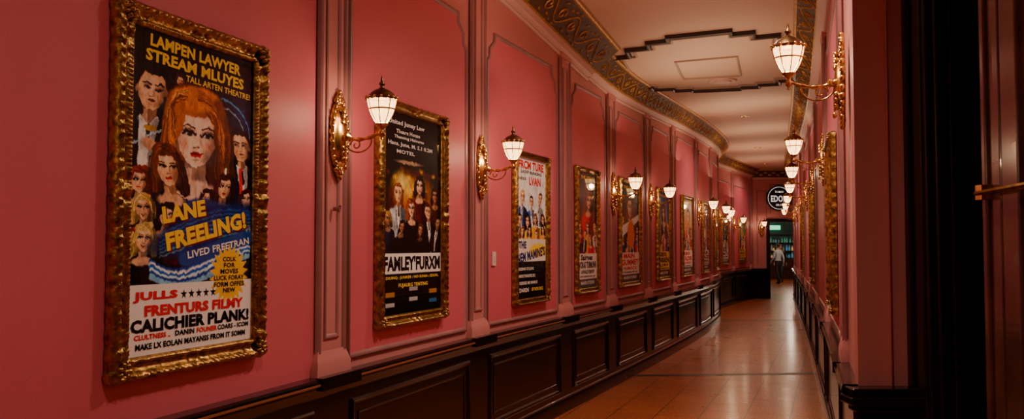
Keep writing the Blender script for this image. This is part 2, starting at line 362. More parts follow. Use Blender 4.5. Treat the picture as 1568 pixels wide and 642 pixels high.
# ------------------------------------------------------------------ posters
class Cv:
    def __init__(s,n,A,col):
        s.nx=n;s.ny=int(n*A);s.A=A;s.ox=0;s.k=1;s.sh=0;s.oy=0
        s.X0,s.Y=np.meshgrid(np.linspace(0,1,n),np.linspace(0,A,s.ny)); s.X=s.X0; s.I=np.ones((s.ny,n,3))*np.array(col)
    def xs(s,ox=0,k=1,sh=0,oy=0): s.ox=ox;s.k=k;s.sh=sh;s.oy=oy;s.X=ox+(s.X0-ox)/k+sh*(s.Y-oy)
    def win(s,x0,y0,x1,y1):
        e=abs(s.sh)*max(abs(y0-s.oy),abs(y1-s.oy))
        x0=s.ox+(x0-e-s.ox)*s.k;x1=s.ox+(x1+e-s.ox)*s.k
        i0=max(0,int(y0/s.A*(s.ny-1))-1);i1=min(s.ny,int(y1/s.A*(s.ny-1))+3);j0=max(0,int(x0*(s.nx-1))-1);j1=min(s.nx,int(x1*(s.nx-1))+3)
        return (slice(i0,max(i1,i0)),slice(j0,max(j1,j0)))
    def bl(s,m,c,w=None):
        m=m[...,None]
        if w is None: s.I=s.I*(1-m)+np.array(c)*m
        else: s.I[w]=s.I[w]*(1-m)+np.array(c)*m
    def ell(s,cx,cy,rx,ry,c,rot=0,soft=.15,a=1):
        R=max(rx,ry)*1.15; w=s.win(cx-R,cy-R,cx+R,cy+R); X=s.X[w];Y=s.Y[w]
        dx=X-cx;dy=Y-cy;cr,sr=math.cos(rot),math.sin(rot)
        r=np.sqrt(((dx*cr+dy*sr)/rx)**2+((-dx*sr+dy*cr)/ry)**2)
        s.bl(np.clip((1-r)/soft+.5*(soft<.5),0,1)*a,c,w)
    def poly(s,P,c,a=1):
        xs=[p[0] for p in P];ys=[p[1] for p in P]; w=s.win(min(xs),min(ys),max(xs),max(ys));X=s.X[w];Y=s.Y[w]
        inside=np.zeros(X.shape,bool);n=len(P)
        for i in range(n):
            x1,y1=P[i];x2,y2=P[(i+1)%n]
            if y1==y2: continue
            cond=((y1>Y)!=(y2>Y))&(X<(x2-x1)*(Y-y1)/(y2-y1)+x1); inside^=cond
        s.bl(inside*float(a),c,w)
    def rect(s,x0,y0,x1,y1,c,a=1): s.bl(((s.X>=x0)&(s.X<=x1)&(s.Y>=y0)&(s.Y<=y1))*float(a),c)
    def line(s,pts,w,c,a=1):
        for i in range(len(pts)-1):
            (x0,y0),(x1,y1)=pts[i],pts[i+1]; L2=(x1-x0)**2+(y1-y0)**2+1e-9
            W=s.win(min(x0,x1)-w*1.5,min(y0,y1)-w*1.5,max(x0,x1)+w*1.5,max(y0,y1)+w*1.5);X=s.X[W];Y=s.Y[W]
            t=np.clip(((X-x0)*(x1-x0)+(Y-y0)*(y1-y0))/L2,0,1)
            d=np.hypot(X-x0-t*(x1-x0),Y-y0-t*(y1-y0)); s.bl(np.clip((w-d)/(w*.5)+.3,0,1)*a,c,W)
    def paint(s,v0=0,v1=1,seed=1):
        """painterly finish: brush jitter, tonal mottling, richer contrast (rows v0..v1)"""
        rg=np.random.default_rng(seed)
        def lowf(n):
            g=rg.standard_normal((n,n)); yi=np.linspace(0,n-1.001,s.ny);xi=np.linspace(0,n-1.001,s.nx)
            y0=yi.astype(int);x0=xi.astype(int);fy=(yi-y0)[:,None];fx=(xi-x0)[None]
            return g[y0][:,x0]*(1-fy)*(1-fx)+g[np.minimum(y0+1,n-1)][:,x0]*fy*(1-fx)+g[y0][:,np.minimum(x0+1,n-1)]*(1-fy)*fx+g[np.minimum(y0+1,n-1)][:,np.minimum(x0+1,n-1)]*fy*fx
        amp=s.nx/340*1.3
        dy=np.round(lowf(70)*amp).astype(int);dx=np.round(lowf(70)*amp).astype(int)
        yy,xx=np.mgrid[0:s.ny,0:s.nx]; J=s.I[np.clip(yy+dy,0,s.ny-1),np.clip(xx+dx,0,s.nx-1)]
        J=J*(1+.09*lowf(40)+.06*lowf(120))[...,None]
        J=J+.02*lowf(30)[...,None]*np.array([1,.2,-.8])
        J=np.clip(J,0,1); J=J*.45+.55*(J*J*(3-2*J))
        m=((s.Y/s.A>=v0)&(s.Y/s.A<=v1))[...,None]; s.I=np.where(m,J,s.I)
def shade(c,f): return tuple(min(1,x*f) for x in c)
SK=(.93,.70,.55)
def bez(p0,p1,p2,p3,n=7):
    return [tuple((1-t)**3*a+3*(1-t)**2*t*b_+3*(1-t)*t*t*c_+t**3*d_ for a,b_,c_,d_ in zip(p0,p1,p2,p3)) for t in np.linspace(0,1,n)]
def figure(c,x,y,s,hair,fem,dress,skin=SK,face=True,bust=1.0,tilt=0,detail=None,look=None,k=1.32,lean=None):
    """painted bust portrait, s = face half-height; lit from the left"""
    rr=random.Random(int(x*1000+y*77777)); px=1.0/c.nx
    if lean is None: lean=rr.uniform(-.28,.28)
    if look is None: look=rr.uniform(-1.2,1.2)
    c.xs(x,k,lean,y)
    det=s/px>12 if detail is None else detail
    P=lambda a,b_:(x+a*s,y+b_*s)
    if fem:
        c.ell(x+.05*s,y+.05*s,.98*s,1.20*s,shade(hair,.38)); c.ell(x-.74*s,y+.75*s,.42*s,.7*s,shade(hair,.6),.2); c.ell(x+.78*s,y+.75*s,.42*s,.75*s,shade(hair,.35),-.2)
        if det:
            for i in range(40):
                sd=rr.choice((-1,1)); o=rr.uniform(0,.5); 
                c.line(bez(P(sd*(.5+o),-.5),P(sd*(.95+o*.6),0),P(sd*(.45+o*1.2),.6),P(sd*(.75+o*.9),1.35)),.018*s+px*.3,shade(hair,rr.uniform(.45,1.25)*(1 if sd<0 else .65)),.6)
    b_=bust
    c.poly([P(-1.9,2.1+b_),P(-1.8,2.15),P(-1.5,1.85),P(-.9,1.6),P(-.4,1.35),P(.4,1.35),P(.9,1.6),P(1.5,1.85),P(1.8,2.15),P(1.9,2.1+b_)],dress)
    c.ell(x-1.0*s,y+2.3*s,.8*s,.9*s,shade(dress,1.5),0,1,.5)
    c.poly([P(.4,1.4),P(.9,1.6),P(1.5,1.85),P(1.8,2.15),P(1.9,2.1+b_),P(.8,2.1+b_)],shade(dress,.45),.8)
    c.poly([P(-.30,.6),P(.34,.6),P(.36,1.3),P(.55,1.55),P(0,1.8),P(-.5,1.55),P(-.34,1.3)],shade(skin,.58))
    c.poly([P(-.30,1.0),P(-.1,1.0),P(-.1,1.65),P(-.5,1.55),P(-.32,1.3)],shade(skin,.9),.8)
    if fem:
        c.ell(x,y+1.72*s,.8*s,.36*s,shade(skin,.92),soft=.3); c.ell(x-.3*s,y+1.65*s,.4*s,.2*s,skin,soft=.8)
    else:
        c.poly([P(-.4,1.25),P(0,1.7),P(.4,1.25),P(.5,1.5),P(.2,2.0+b_),P(-.2,2.0+b_),P(-.5,1.5)],(.92,.90,.87)); c.poly([P(.1,1.6),P(.4,1.3),P(.5,1.5),P(.2,2.0+b_)],(.6,.6,.62))
        c.poly([P(-.09,1.66),P(.09,1.66),P(.13,2.5),P(0,2.7),P(-.13,2.5)],(.09,.07,.1))
        c.line([P(-.5,1.45),P(-.15,2.1+b_)],.05*s,shade(dress,.4));c.line([P(.5,1.45),P(.2,2.1+b_)],.05*s,shade(dress,.3))
        c.ell(x+.02*s,y-.28*s,.80*s,.90*s,hair,soft=.1)
        for sd in(-1,1): c.ell(x+sd*.70*s,y+.05*s,.10*s,.20*s,shade(skin,.75))
    c.ell(x,y-.12*s,.68*s,.80*s,skin,tilt,.08)
    c.poly([P(-.67,-.1),P(.67,-.1),P(.60,.42),P(.40,.78),P(.16,.98),P(-.16,.98),P(-.40,.78),P(-.60,.42)] if not fem else [P(-.67,-.1),P(.67,-.1),P(.60,.30),P(.44,.62),P(.26,.84),P(.10,.95),P(-.10,.95),P(-.26,.84),P(-.44,.62),P(-.60,.30)],skin)
    c.ell(x+.60*s,y+.10*s,.36*s,.98*s,shade(skin,.42),.12,1.1,.9); c.ell(x+.40*s,y+.62*s,.36*s,.36*s,shade(skin,.48),0,1.1,.75); c.ell(x-.62*s,y+.4*s,.2*s,.5*s,shade(skin,.65),0,1,.55)
    c.ell(x-.18*s,y-.45*s,.42*s,.26*s,(1,.93,.84),0,1.2,.6); c.ell(x-.36*s,y+.18*s,.2*s,.16*s,(1,.88,.78),0,1.1,.5)
    if fem: c.ell(x-.40*s,y+.28*s,.24*s,.18*s,(.95,.45,.38),-.5,1.1,.45); c.ell(x+.40*s,y+.28*s,.22*s,.18*s,(.80,.30,.25),.5,1.1,.4)
    c.ell(x,y+.84*s,.16*s,.11*s,shade(skin,1.06),0,1,.5)
    if face:
        ew=.175 if fem else .14; eh=.078 if fem else .052
        for sx in(-1,1):
            ex=x+(sx*.29+look*.03)*s; ey=y-.04*s
            c.ell(ex,ey-.06*s,.25*s,.19*s,shade(skin,.45),0,.9,.8)
            if fem: c.ell(ex,ey-.10*s,.2*s,.09*s,(.35,.22,.30),0,.9,.5)
            c.ell(ex,ey,ew*s,eh*s,(.84,.81,.78),0,.15); ic=(.08,.17,.24) if fem else (.12,.08,.05)
            c.ell(ex+look*.05*s,ey-.008*s,.085*s,.085*s,ic,0,.15); c.ell(ex+look*.05*s,ey,.045*s,.045*s,(.01,.01,.01),0,.2); c.ell(ex-.03*s,ey-.03*s,.022*s,.022*s,(1,1,1),0,.3)
            c.line([(ex-(ew+.02)*s,ey+.01*s),(ex-ew*.5*s,ey-eh*.75*s),(ex+ew*.4*s,ey-eh*.80*s),(ex+(ew+.03)*s,ey-.01*s)],(.044 if fem else .030)*s,(.04,.02,.02))
            c.line([(ex-ew*s,ey-.06*s),(ex,ey-.16*s),(ex+ew*s,ey-.06*s)],.014*s,shade(skin,.4),.6)
            if fem:
                for q in range(4): 
                    t=.25+.25*q; c.line([(ex+sx*ew*t*s,ey-eh*(1.1-.5*t)*s),(ex+sx*(ew*t+.09)*s,ey-(eh+.09-.03*q)*s)],.012*s+px*.2,(.03,.02,.02))
            c.line([(ex-ew*.9*s,ey+.03*s),(ex,ey+eh*s),(ex+ew*s,ey+.02*s)],.012*s,shade(skin,.4),.7)
            by=ey-.24*s
            c.line([(ex-sx*.17*s,by+.05*s),(ex+sx*.05*s,by-.035*s),(ex+sx*.22*s,by+.04*s)],(.026 if fem else .045)*s,shade(hair,.35))
        c.ell(x+.11*s,y+.12*s,.07*s,.28*s,shade(skin,.55),0,1,.75); c.ell(x-.02*s,y+.12*s,.045*s,.26*s,(1,.92,.84),0,1,.6)
        c.ell(x,y+.33*s,.14*s,.06*s,shade(skin,.58),0,.7,.8); c.ell(x-.02*s,y+.29*s,.06*s,.05*s,(1,.9,.8),0,.9,.7)
        c.ell(x-.07*s,y+.345*s,.03*s,.018*s,(.2,.06,.04));c.ell(x+.07*s,y+.345*s,.03*s,.018*s,(.2,.06,.04))
        lip=(.78,.03,.05) if fem else (.58,.28,.22); lw=1.08 if fem else .9
        c.poly([P(-.21*lw,.535),P(-.07,.46),P(0,.485),P(.07,.46),P(.21*lw,.535),P(0,.56)],shade(lip,.75))
        c.poly([P(-.21*lw,.535),P(0,.555),P(.21*lw,.535),P(.12,.63 if fem else .59),P(0,.665 if fem else .61),P(-.12,.63 if fem else .59)],lip)
        if fem: c.ell(x-.04*s,y+.60*s,.06*s,.02*s,(1,.6,.6),0,.8,.8)
        c.line([P(-.20*lw,.537),P(0,.556),P(.20*lw,.537)],.012*s,(.15,.02,.02))
        c.ell(x,y+.74*s,.15*s,.035*s,shade(skin,.55),0,.9,.7)
        if not fem:
            c.ell(x,y+.75*s,.42*s,.26*s,shade(skin,.6),0,1,.35); c.line([P(-.26,.3),P(-.3,.5)],.018*s,shade(skin,.65),.6);c.line([P(.26,.3),P(.3,.5)],.018*s,shade(skin,.5),.6)
    else:
        c.ell(x-.25*s,y-.02*s,.14*s,.09*s,(.15,.1,.08));c.ell(x+.25*s,y-.02*s,.14*s,.09*s,(.15,.1,.08));c.ell(x,y+.5*s,.2*s,.08*s,(.6,.12,.1) if fem else (.5,.25,.2))
    if fem:
        c.ell(x-.05*s,y-.92*s,.74*s,.34*s,shade(hair,.85),-.1,.12); c.ell(x-.66*s,y-.30*s,.20*s,.62*s,shade(hair,.9),.2,.15); c.ell(x+.72*s,y-.2*s,.20*s,.72*s,shade(hair,.5),-.12,.15)
        for i in range(34 if det else 5):
            t=rr.random(); g=rr.uniform(.45,1.6)
            c.line(bez(P(-.25,-1.12+.25*t),P(.15,-1.25+.4*t),P(.62,-.95+.35*t),P(.70+.12*t,-.1+.5*t)),.018*s+px*.3,shade(hair,g*(.85-.2*t)),.6)
            c.line(bez(P(-.2,-1.15+.2*t),P(-.55,-1.1+.25*t),P(-.85+.1*t,-.7),P(-.68-.15*t,.1+.3*t)),.018*s+px*.3,shade(hair,g),.6)
    else:
        c.poly([P(-.70,-.35),P(-.72,-.75),P(-.45,-1.12),P(.1,-1.22),P(.6,-1.0),P(.74,-.6),P(.68,-.25),P(.60,-.55),P(.45,-.72),P(-.05,-.70),P(-.45,-.78),P(-.60,-.6)],hair)
        if det:
            for i in range(14):
                t=i/13; c.line(bez(P(-.5+.1*t,-.8-.1*t),P(-.2+.2*t,-1.1),P(.3+.2*t,-1.1+.1*t),P(.6,-.7+.1*t)),.018*s,shade(hair,rr.uniform(.5,2.6)),.5)
    c.xs()
def burst(c,x,y,r,col,n=22):
    c.poly([(x+(r if i%2 else r*.74)*math.cos(math.pi*i/n),y+(r if i%2 else r*.74)*math.sin(math.pi*i/n)) for i in range(2*n)],col)
def frame_mesh(name,W,H,fw,dep,seg,orn):
    b=MB()
    pv=[0,0,.06,.12,.2,.28,.36,.46,.58,.7,.78,.85,.92,.97,1,1]; ph=[0,.55,.8,.88,1,.92,.7,.5,.42,.5,.68,.74,.66,.5,.45,.1]
    O=[(-W/2,0),(W/2,0),(W/2,H),(-W/2,H)]; I=[(-W/2+fw,fw),(W/2-fw,fw),(W/2-fw,H-fw),(-W/2+fw,H-fw)]
    for k_ in range(4):
        A,B=O[k_],O[(k_+1)%4];a,b_=I[k_],I[(k_+1)%4]; L=math.hypot(B[0]-A[0],B[1]-A[1]); n=max(6,int(L/seg)); rows=[]
        cyc=max(1,round(L/.036))
        for i in range(n+1):
            t=i/n;row=[];s_=t*cyc*2*math.pi; cd=min(t,1-t)*L
            for v,h in zip(pv,ph):
                px=(A[0]+(B[0]-A[0])*t)*(1-v)+(a[0]+(b_[0]-a[0])*t)*v; pz=(A[1]+(B[1]-A[1])*t)*(1-v)+(a[1]+(b_[1]-a[1])*t)*v
                hh=h
                if orn:
                    hh+=.06*math.exp(-((v-.2)/.10)**2)*math.sin(s_)*(1+.5*math.sin(s_*.25))+.05*math.exp(-((v-.55)/.12)**2)*math.sin(s_*.5+v*14)*math.cos(s_*.75)+.05*math.exp(-((v-.85)/.06)**2)*math.sin(s_*2)
                    hh+=.20*math.exp(-(cd/.12)**2)*math.sin(cd*85+v*5)*math.sin(v*math.pi)
                    hh+=.16*math.exp(-((t-.5)*L/.08)**2)*math.cos((t-.5)*L*80)*math.sin(v*math.pi)
                    if v==0: 
                        e=.004*abs(math.sin(s_*.25))+.006*math.exp(-(cd/.1)**2)*abs(math.sin(cd*60)); 
                        dx,dz=(0,-e) if k_==0 else (e,0) if k_==1 else (0,e) if k_==2 else (-e,0); px+=dx;pz+=dz
                row.append((px,-dep*max(hh,0),pz))
            rows.append(row)
        b.grid(rows,0)
    if orn:
        for (cx,cz) in[(sx*(W/2-fw*.5),z) for sx in(-1,1) for z in(fw*.5,H-fw*.5)]:
            for j in range(7):
                a_=j*2*math.pi/7; b.ell((cx+fw*.28*math.cos(a_),-dep*.85,cz+fw*.28*math.sin(a_)),(fw*.17,dep*.35,fw*.12),0,8,6,Matrix.Rotation(-a_,3,'Y'))
            b.ell((cx,-dep,cz),(fw*.14,dep*.3,fw*.14),0,8,6)
    return b.mesh(name,[M_gold],ang=70)
def place(o,side,d,z,out=0):
    P,T,N,_=fr(side,d); o.location=P+N*out+Vector((0,0,z))
    o.rotation_euler=(0,0,math.atan2(T.y,T.x) if side=='L' else math.atan2(-T.y,-T.x))
def make_poster(side,d,W,z0,z1,cv,texts,fw=.085,seg=.008,orn=True,dep=.055,loc=None,tilt=0):
    e=mkobj('framed_movie_poster',None); H=z1-z0
    fo=mkobj('gilt_frame',frame_mesh('gilt_frame',W,H,fw,dep,seg,orn),e)
    w=W-2*fw+.004;h=H-2*fw+.004
    I=np.clip(cv.I,0,1)**2.2
    v=[];cols=[];f=[];nx,ny=cv.nx,cv.ny
    xs=np.linspace(-w/2,w/2,nx);zs=H/2+h/2-np.linspace(0,h,ny)
    XX,ZZ=np.meshgrid(xs,zs); V=np.stack([XX,np.full_like(XX,-.018),ZZ],-1).reshape(-1,3)
    idx=np.arange(nx*ny).reshape(ny,nx)
    F=np.stack([idx[:-1,:-1],idx[1:,:-1],idx[1:,1:],idx[:-1,1:]],-1).reshape(-1,4)
    v=V.tolist();f=F.tolist();cols=[np.concatenate([I.reshape(-1,3),np.ones((nx*ny,1))],1)]
    lay=0
    for tx in texts:
        s,cx,cy,tw,th,c=tx[:6];rot=tx[6] if len(tx)>6 else 0;bold=tx[7] if len(tx)>7 else .025
        tv,tf=textmesh(s,bold); o_=len(v);cr,sr=math.cos(rot),math.sin(rot); lay+=1
        for p in tv:
            a_,b_=p[0]*tw*w,p[1]*th*h
            v.append([-w/2+cx*w+a_*cr-b_*sr,-.0185-.0006-.00005*lay,H/2+h/2-cy*h+a_*sr+b_*cr])
        f+=[[i+o_ for i in q] for q in tf]
        cc=np.clip(np.array(c),0,1)**2.2; cols.append(np.tile(np.append(cc,1),(len(tv),1)))
    me=bpy.data.meshes.new('poster_print'); me.from_pydata(v,[],f); me.materials.append(M_print)
    ca=me.color_attributes.new('Col','FLOAT_COLOR','POINT'); ca.data.foreach_set('color',np.concatenate(cols).astype(np.float32).ravel())
    me.update(); mkobj('poster_print',me,e)
    b=MB();b.box((-W/2+.02,-.012,.02),(W/2-.02,-.001,H-.02));b.obj('backing_board',[M_bg],e,smooth=False)
    place(e,side,d,z0,.004+ (0.008))
    return e
YEL=(1,.83,.15);RED=(.85,.07,.06);BLK=(.03,.03,.04);WHT=(.95,.93,.9)
# ---- poster 1
W1,H1=.94,1.435; A1=(H1-.17)/(W1-.17)
c=Cv(350,A1,(.025,.03,.05)); A=A1
c.ell(.45,.45*A,.6,.50,(.05,.10,.24),0,1.0); c.ell(.88,.22*A,.25,.3,(.08,.26,.45),0,1,.8);c.ell(.45,.16*A,.2,.16,(.10,.30,.5),0,1,.6)
for i in range(14):
    a=i*.45; c.line([(.5,.3*A),(.5+math.cos(a)*.9,.3*A+math.sin(a)*.9)],.004,(.15,.4,.7),.35)
c.line(bez((.70,.16*A),(.98,.18*A),(1.0,.28*A),(.92,.34*A),10),.006,(.4,.7,.95),.7);c.line(bez((.72,.19*A),(.92,.2*A),(.96,.3*A),(.86,.36*A),10),.004,(.8,.9,1),.6)
figure(c,.15,.185*A,.108,(.10,.06,.045),False,(.05,.05,.07),bust=4.0,look=1,k=1.35,lean=.1)
c.ell(.14,.305*A,.05,.016,(.7,.55,.2),0,.3)
c.line([(.02,.36*A),(.12,.33*A),(.30,.29*A)],.006,(.75,.85,.95),.8);c.line([(.05,.28*A),(.2,.40*A)],.005,(.6,.75,.9),.6);c.ell(.14,.355*A,.06,.03,shade(SK,.9),.3,.3)
figure(c,.88,.315*A,.085,(.10,.06,.05),False,(.08,.11,.24),bust=3.4,look=-1,lean=-.1)
c.line([(.88,.40*A),(.89,.49*A)],.016,(.8,.1,.1))
figure(c,.36,.135*A,.03,(.3,.15,.08),True,(.5,.3,.15),bust=1.5,face=False)
hc=(.82,.48,.26); hx,hy=.50,.305*A; hs=.178; hk=1.40
c.xs(hx,hk)
for ex,ey,rx,ry,g in((.0,-.08,.185,.22,.45),(.13,.05,.10,.22,.38),(-.11,.0,.09,.19,.6),(.15,.19,.09,.13,.42)):
    c.ell(hx+ex,hy+ey,rx,ry,shade(hc,g),0,.12)
figure(c,hx,hy,hs,hc,True,(.14,.10,.20),skin=(.99,.80,.70),bust=.2,look=.6,k=hk,lean=.06)
c.xs(hx,hk)
c.ell(hx-.01,hy-.20,.15,.070,shade(hc,.95),-.08,.2); c.ell(hx-.13,hy-.14,.05,.09,shade(hc,.85),.3,.2); c.ell(hx+.14,hy-.11,.045,.12,shade(hc,.6),-.2,.2)
r_=random.Random(8)
for i in range(110):
    t=r_.random(); g=r_.uniform(.35,1.7); sd=r_.choice((-1,1))
    x0=hx-.03+.03*sd; y0=hy-.255+.075*r_.random()
    c.line(bez((x0,y0),(x0+sd*(.08+.05*t),y0-.02+.05*t),(hx+sd*(.14+.04*t),hy-.15+.1*t),(hx+sd*(.125+.04*t),hy-.02+.12*t),9),.0030,shade(hc,g*(1 if sd<0 else .75)),.6)
    if i<75: c.line(bez((hx+sd*(.12+.04*t),hy-.02+.1*t),(hx+sd*(.20+.02*t),hy+.08),(hx+sd*(.11+.04*t),hy+.16),(hx+sd*(.16+.06*t),hy+.28),9),.0030,shade(hc,g*(.8 if sd<0 else .55)),.55)
c.xs()
c.ell(.745,.41*A,.011,.022,(1,.97,.85))
figure(c,.27,.420*A,.098,(.50,.27,.13),True,(.12,.12,.16),bust=2,look=1,lean=-.15)
figure(c,.07,.470*A,.062,(.62,.22,.10),True,(.55,.12,.1),bust=1)
figure(c,.74,.465*A,.066,(.34,.11,.07),True,(.72,.06,.08),bust=3)
figure(c,.94,.50*A,.05,(.35,.15,.1),True,(.12,.18,.30),bust=2)
figure(c,.58,.505*A,.042,(.2,.1,.07),True,(.8,.3,.1),bust=2,face=False)
figure(c,.10,.550*A,.06,(.92,.74,.44),True,(.5,.15,.15),bust=1)
figure(c,.93,.56*A,.045,(.15,.1,.08),False,(.5,.1,.1),bust=1.5)
figure(c,.27,.570*A,.055,(.15,.09,.08),True,(.62,.05,.06),bust=2.5)
c.ell(.12,.77*A,.20,.16,(.08,.06,.08),0,.4)
figure(c,.11,.645*A,.066,(.97,.82,.50),True,(.03,.03,.04),bust=2.6)
c.ell(.22,.765*A,.1,.03,(.5,.2,.08),0,.6)
c.ell(.56,.545*A,.17,.06,(.16,.24,.5),0,.3);c.ell(.60,.61*A,.44,.12,(.10,.20,.42),-.25,.3)
for i in range(7): c.line(bez((.22,.63*A+.02*i),(.4,.60*A+.02*i),(.6,.52*A+.03*i),(.98,.545*A+.02*i),12),.005,(.25+.05*i,.45+.05*i,.75),.5)
for i,(cc) in enumerate([(.10,.28,.6),(.85,.9,.95),(.12,.35,.7),(.75,.88,.95),(.1,.25,.55),(.5,.7,.85)]):
    o=.024*i; c.line(bez((.16,.715*A+o*.6),(.42,.80*A+o*.5),(.55,.69*A+o),(.97,.665*A+o*.5),16),.016,cc)
c.paint(0,.785,3)
c.line(bez((.40,.710*A),(.55,.715*A),(.72,.65*A),(1.0,.635*A),14),.042,(.10,.26,.58))
c.rect(0,.785*A,1,A,(.96,.94,.92))
burst(c,.79,.765*A,.175,(.98,.76,.08))
T=[('LAMPEN LAWYER',.50,.038,.74,.038,YEL,-.03,.04),('STREAM MLUYES',.50,.085,.80,.038,YEL,-.03,.04),('TALL ARTEN THEATRE!',.68,.127,.56,.021,YEL,-.03),
 ('LANE',.405,.555,.34,.054,YEL,.16,.05),('FREELING!',.60,.614,.68,.060,YEL,.20,.05),('LIVED FREETRAN',.70,.672,.54,.024,WHT,.15),
 ('COLK',.79,.712,.12,.016,BLK),('FOR',.79,.733,.10,.016,BLK),('MOVES',.79,.754,.16,.017,BLK),('LUCK FORAY',.79,.776,.27,.017,BLK),('FORM OFFES',.79,.798,.27,.017,BLK),('NEW',.79,.819,.11,.016,BLK),
 ('JULLS',.20,.822,.32,.033,RED,0,.05),('FRENTURS FILMY',.52,.865,.80,.034,RED,0,.05),('CALICHIER PLANK!',.5,.909,.95,.041,BLK,0,.05),
 ('CLULTNESS ..',.18,.943,.26,.016,RED,0,.04),('DANIN',.42,.943,.15,.017,BLK,0,.04),('FOUNER',.60,.943,.17,.017,RED,0,.04),('COARS - ICOM',.83,.943,.28,.017,BLK,0,.04),('MAKE LX EOLAN MAYANSS FROM IT SOMM',.5,.972,.88,.019,BLK,0,.04)]
T=[(t[0],t[1]+.010,t[2]+.004,t[3],t[4],(.45,.03,.03))+tuple(t[6:]) for t in T[3:5]]+T
def starpoly(c,x,y,r,col): c.poly([(x+(r if i%2==0 else r*.42)*math.sin(math.pi*i/5),y-(r if i%2==0 else r*.42)*math.cos(math.pi*i/5)) for i in range(10)],col)
for i in range(5): starpoly(c,.41+.06*i,.822*A,.027,BLK)
make_poster('L',3.69,W1,1.095,2.53,c,T,fw=.085,seg=.005)
def people_row(c,y,n,s,pal,seed,spread=.8,x0=.1):
    r=random.Random(seed)
    for i in range(n):
        x=x0+spread*i/(max(1,n-1)); figure(c,x,y+r.uniform(-.06,.06),s*r.uniform(.85,1.15),r.choice([(.15,.08,.05),(.6,.35,.15),(.85,.65,.35),(.35,.15,.08)]),r.random()<.5,r.choice(pal),bust=3,face=s>.05)
def AR(W,H,fw): return (H-2*fw)/(W-2*fw)
# poster 2
A=AR(.98,1.385,.07); c=Cv(210,A,(.035,.028,.026))
c.ell(.5,.48*A,.6,.32,(.80,.38,.07),0,1.1);c.ell(.5,.38*A,.46,.20,(.99,.74,.25),0,1,.95);c.ell(.3,.34*A,.2,.12,(1,.92,.55),0,1,.9)
c.ell(.42,.24*A,.3,.02,(.65,.55,.45),0,.5); c.ell(.6,.29*A,.35,.04,(.35,.18,.06),0,.6)
for x in(.12,.3,.5,.72,.88): c.rect(x-.03,.38*A,x+.03,.6*A,(.35,.15,.06),.7)
for i in range(9): c.ell(.08+.11*i,(.30+.03*math.sin(i*2.3))*A,.05,.03,(1,.75,.25) if i%2 else (.5,.22,.06),0,.9,.8)
dk=(.62,.46,.36)
figure(c,.60,.35*A,.066,(.2,.1,.07),True,(.34,.06,.06),bust=4);figure(c,.88,.39*A,.055,(.25,.1,.05),True,(.28,.14,.08),bust=4,skin=dk)
figure(c,.24,.40*A,.066,(.45,.25,.12),False,(.62,.64,.66),bust=4)
figure(c,.46,.47*A,.062,(.65,.33,.14),True,(.05,.05,.08),bust=3.6);figure(c,.08,.53*A,.045,(.8,.6,.3),True,(.12,.16,.28),bust=3,skin=dk)
figure(c,.75,.48*A,.056,(.3,.14,.08),False,(.07,.06,.08),bust=4);figure(c,.94,.54*A,.045,(.2,.1,.06),False,(.12,.08,.08),bust=3,skin=dk)
figure(c,.30,.565*A,.042,(.2,.1,.06),True,(.10,.08,.10),bust=2,face=False,skin=dk);figure(c,.62,.58*A,.042,(.5,.3,.1),True,(.25,.07,.07),bust=2,face=False,skin=dk)
c.ell(.5,.68*A,.65,.12,(.04,.03,.03),0,1,.95); c.paint(.0,.70,5)
c.rect(0,.70*A,1,.80*A,(.95,.93,.9)); c.rect(0,.80*A,1,A,(.05,.045,.045))
for x,y,cc in((.12,.9,(.9,.6,.1)),(.12,.95,(.9,.9,.9)),(.5,.93,(.9,.9,.9)),(.85,.9,(.9,.6,.1)),(.85,.95,(.2,.5,.8)),(.5,.88,(.8,.8,.8))):
    c.rect(x-.07,y*A-.015,x+.07,y*A+.015,cc,.75)
T=[('United Juney Law',.38,.05,.6,.03,WHT),('Theare House',.40,.09,.4,.02,WHT),('Thanning Halouras',.42,.12,.5,.02,WHT),('Hans, June, M. S.1 0.2M',.45,.155,.75,.026,WHT),('MOTEL',.36,.19,.3,.018,WHT),
 ("FAMLEY'FURXM",.5,.748,.96,.075,BLK,0,.045),('DIUINQ : JUNKER : NO SUNIA : SDUAL',.5,.82,.9,.018,YEL),('FUJAURG TENTING',.5,.86,.5,.024,YEL),('EX KIMO PI',.5,.905,.3,.02,BLK)]
make_poster('L',5.67,.98,1.11,2.495,c,T,fw=.07,seg=.009)
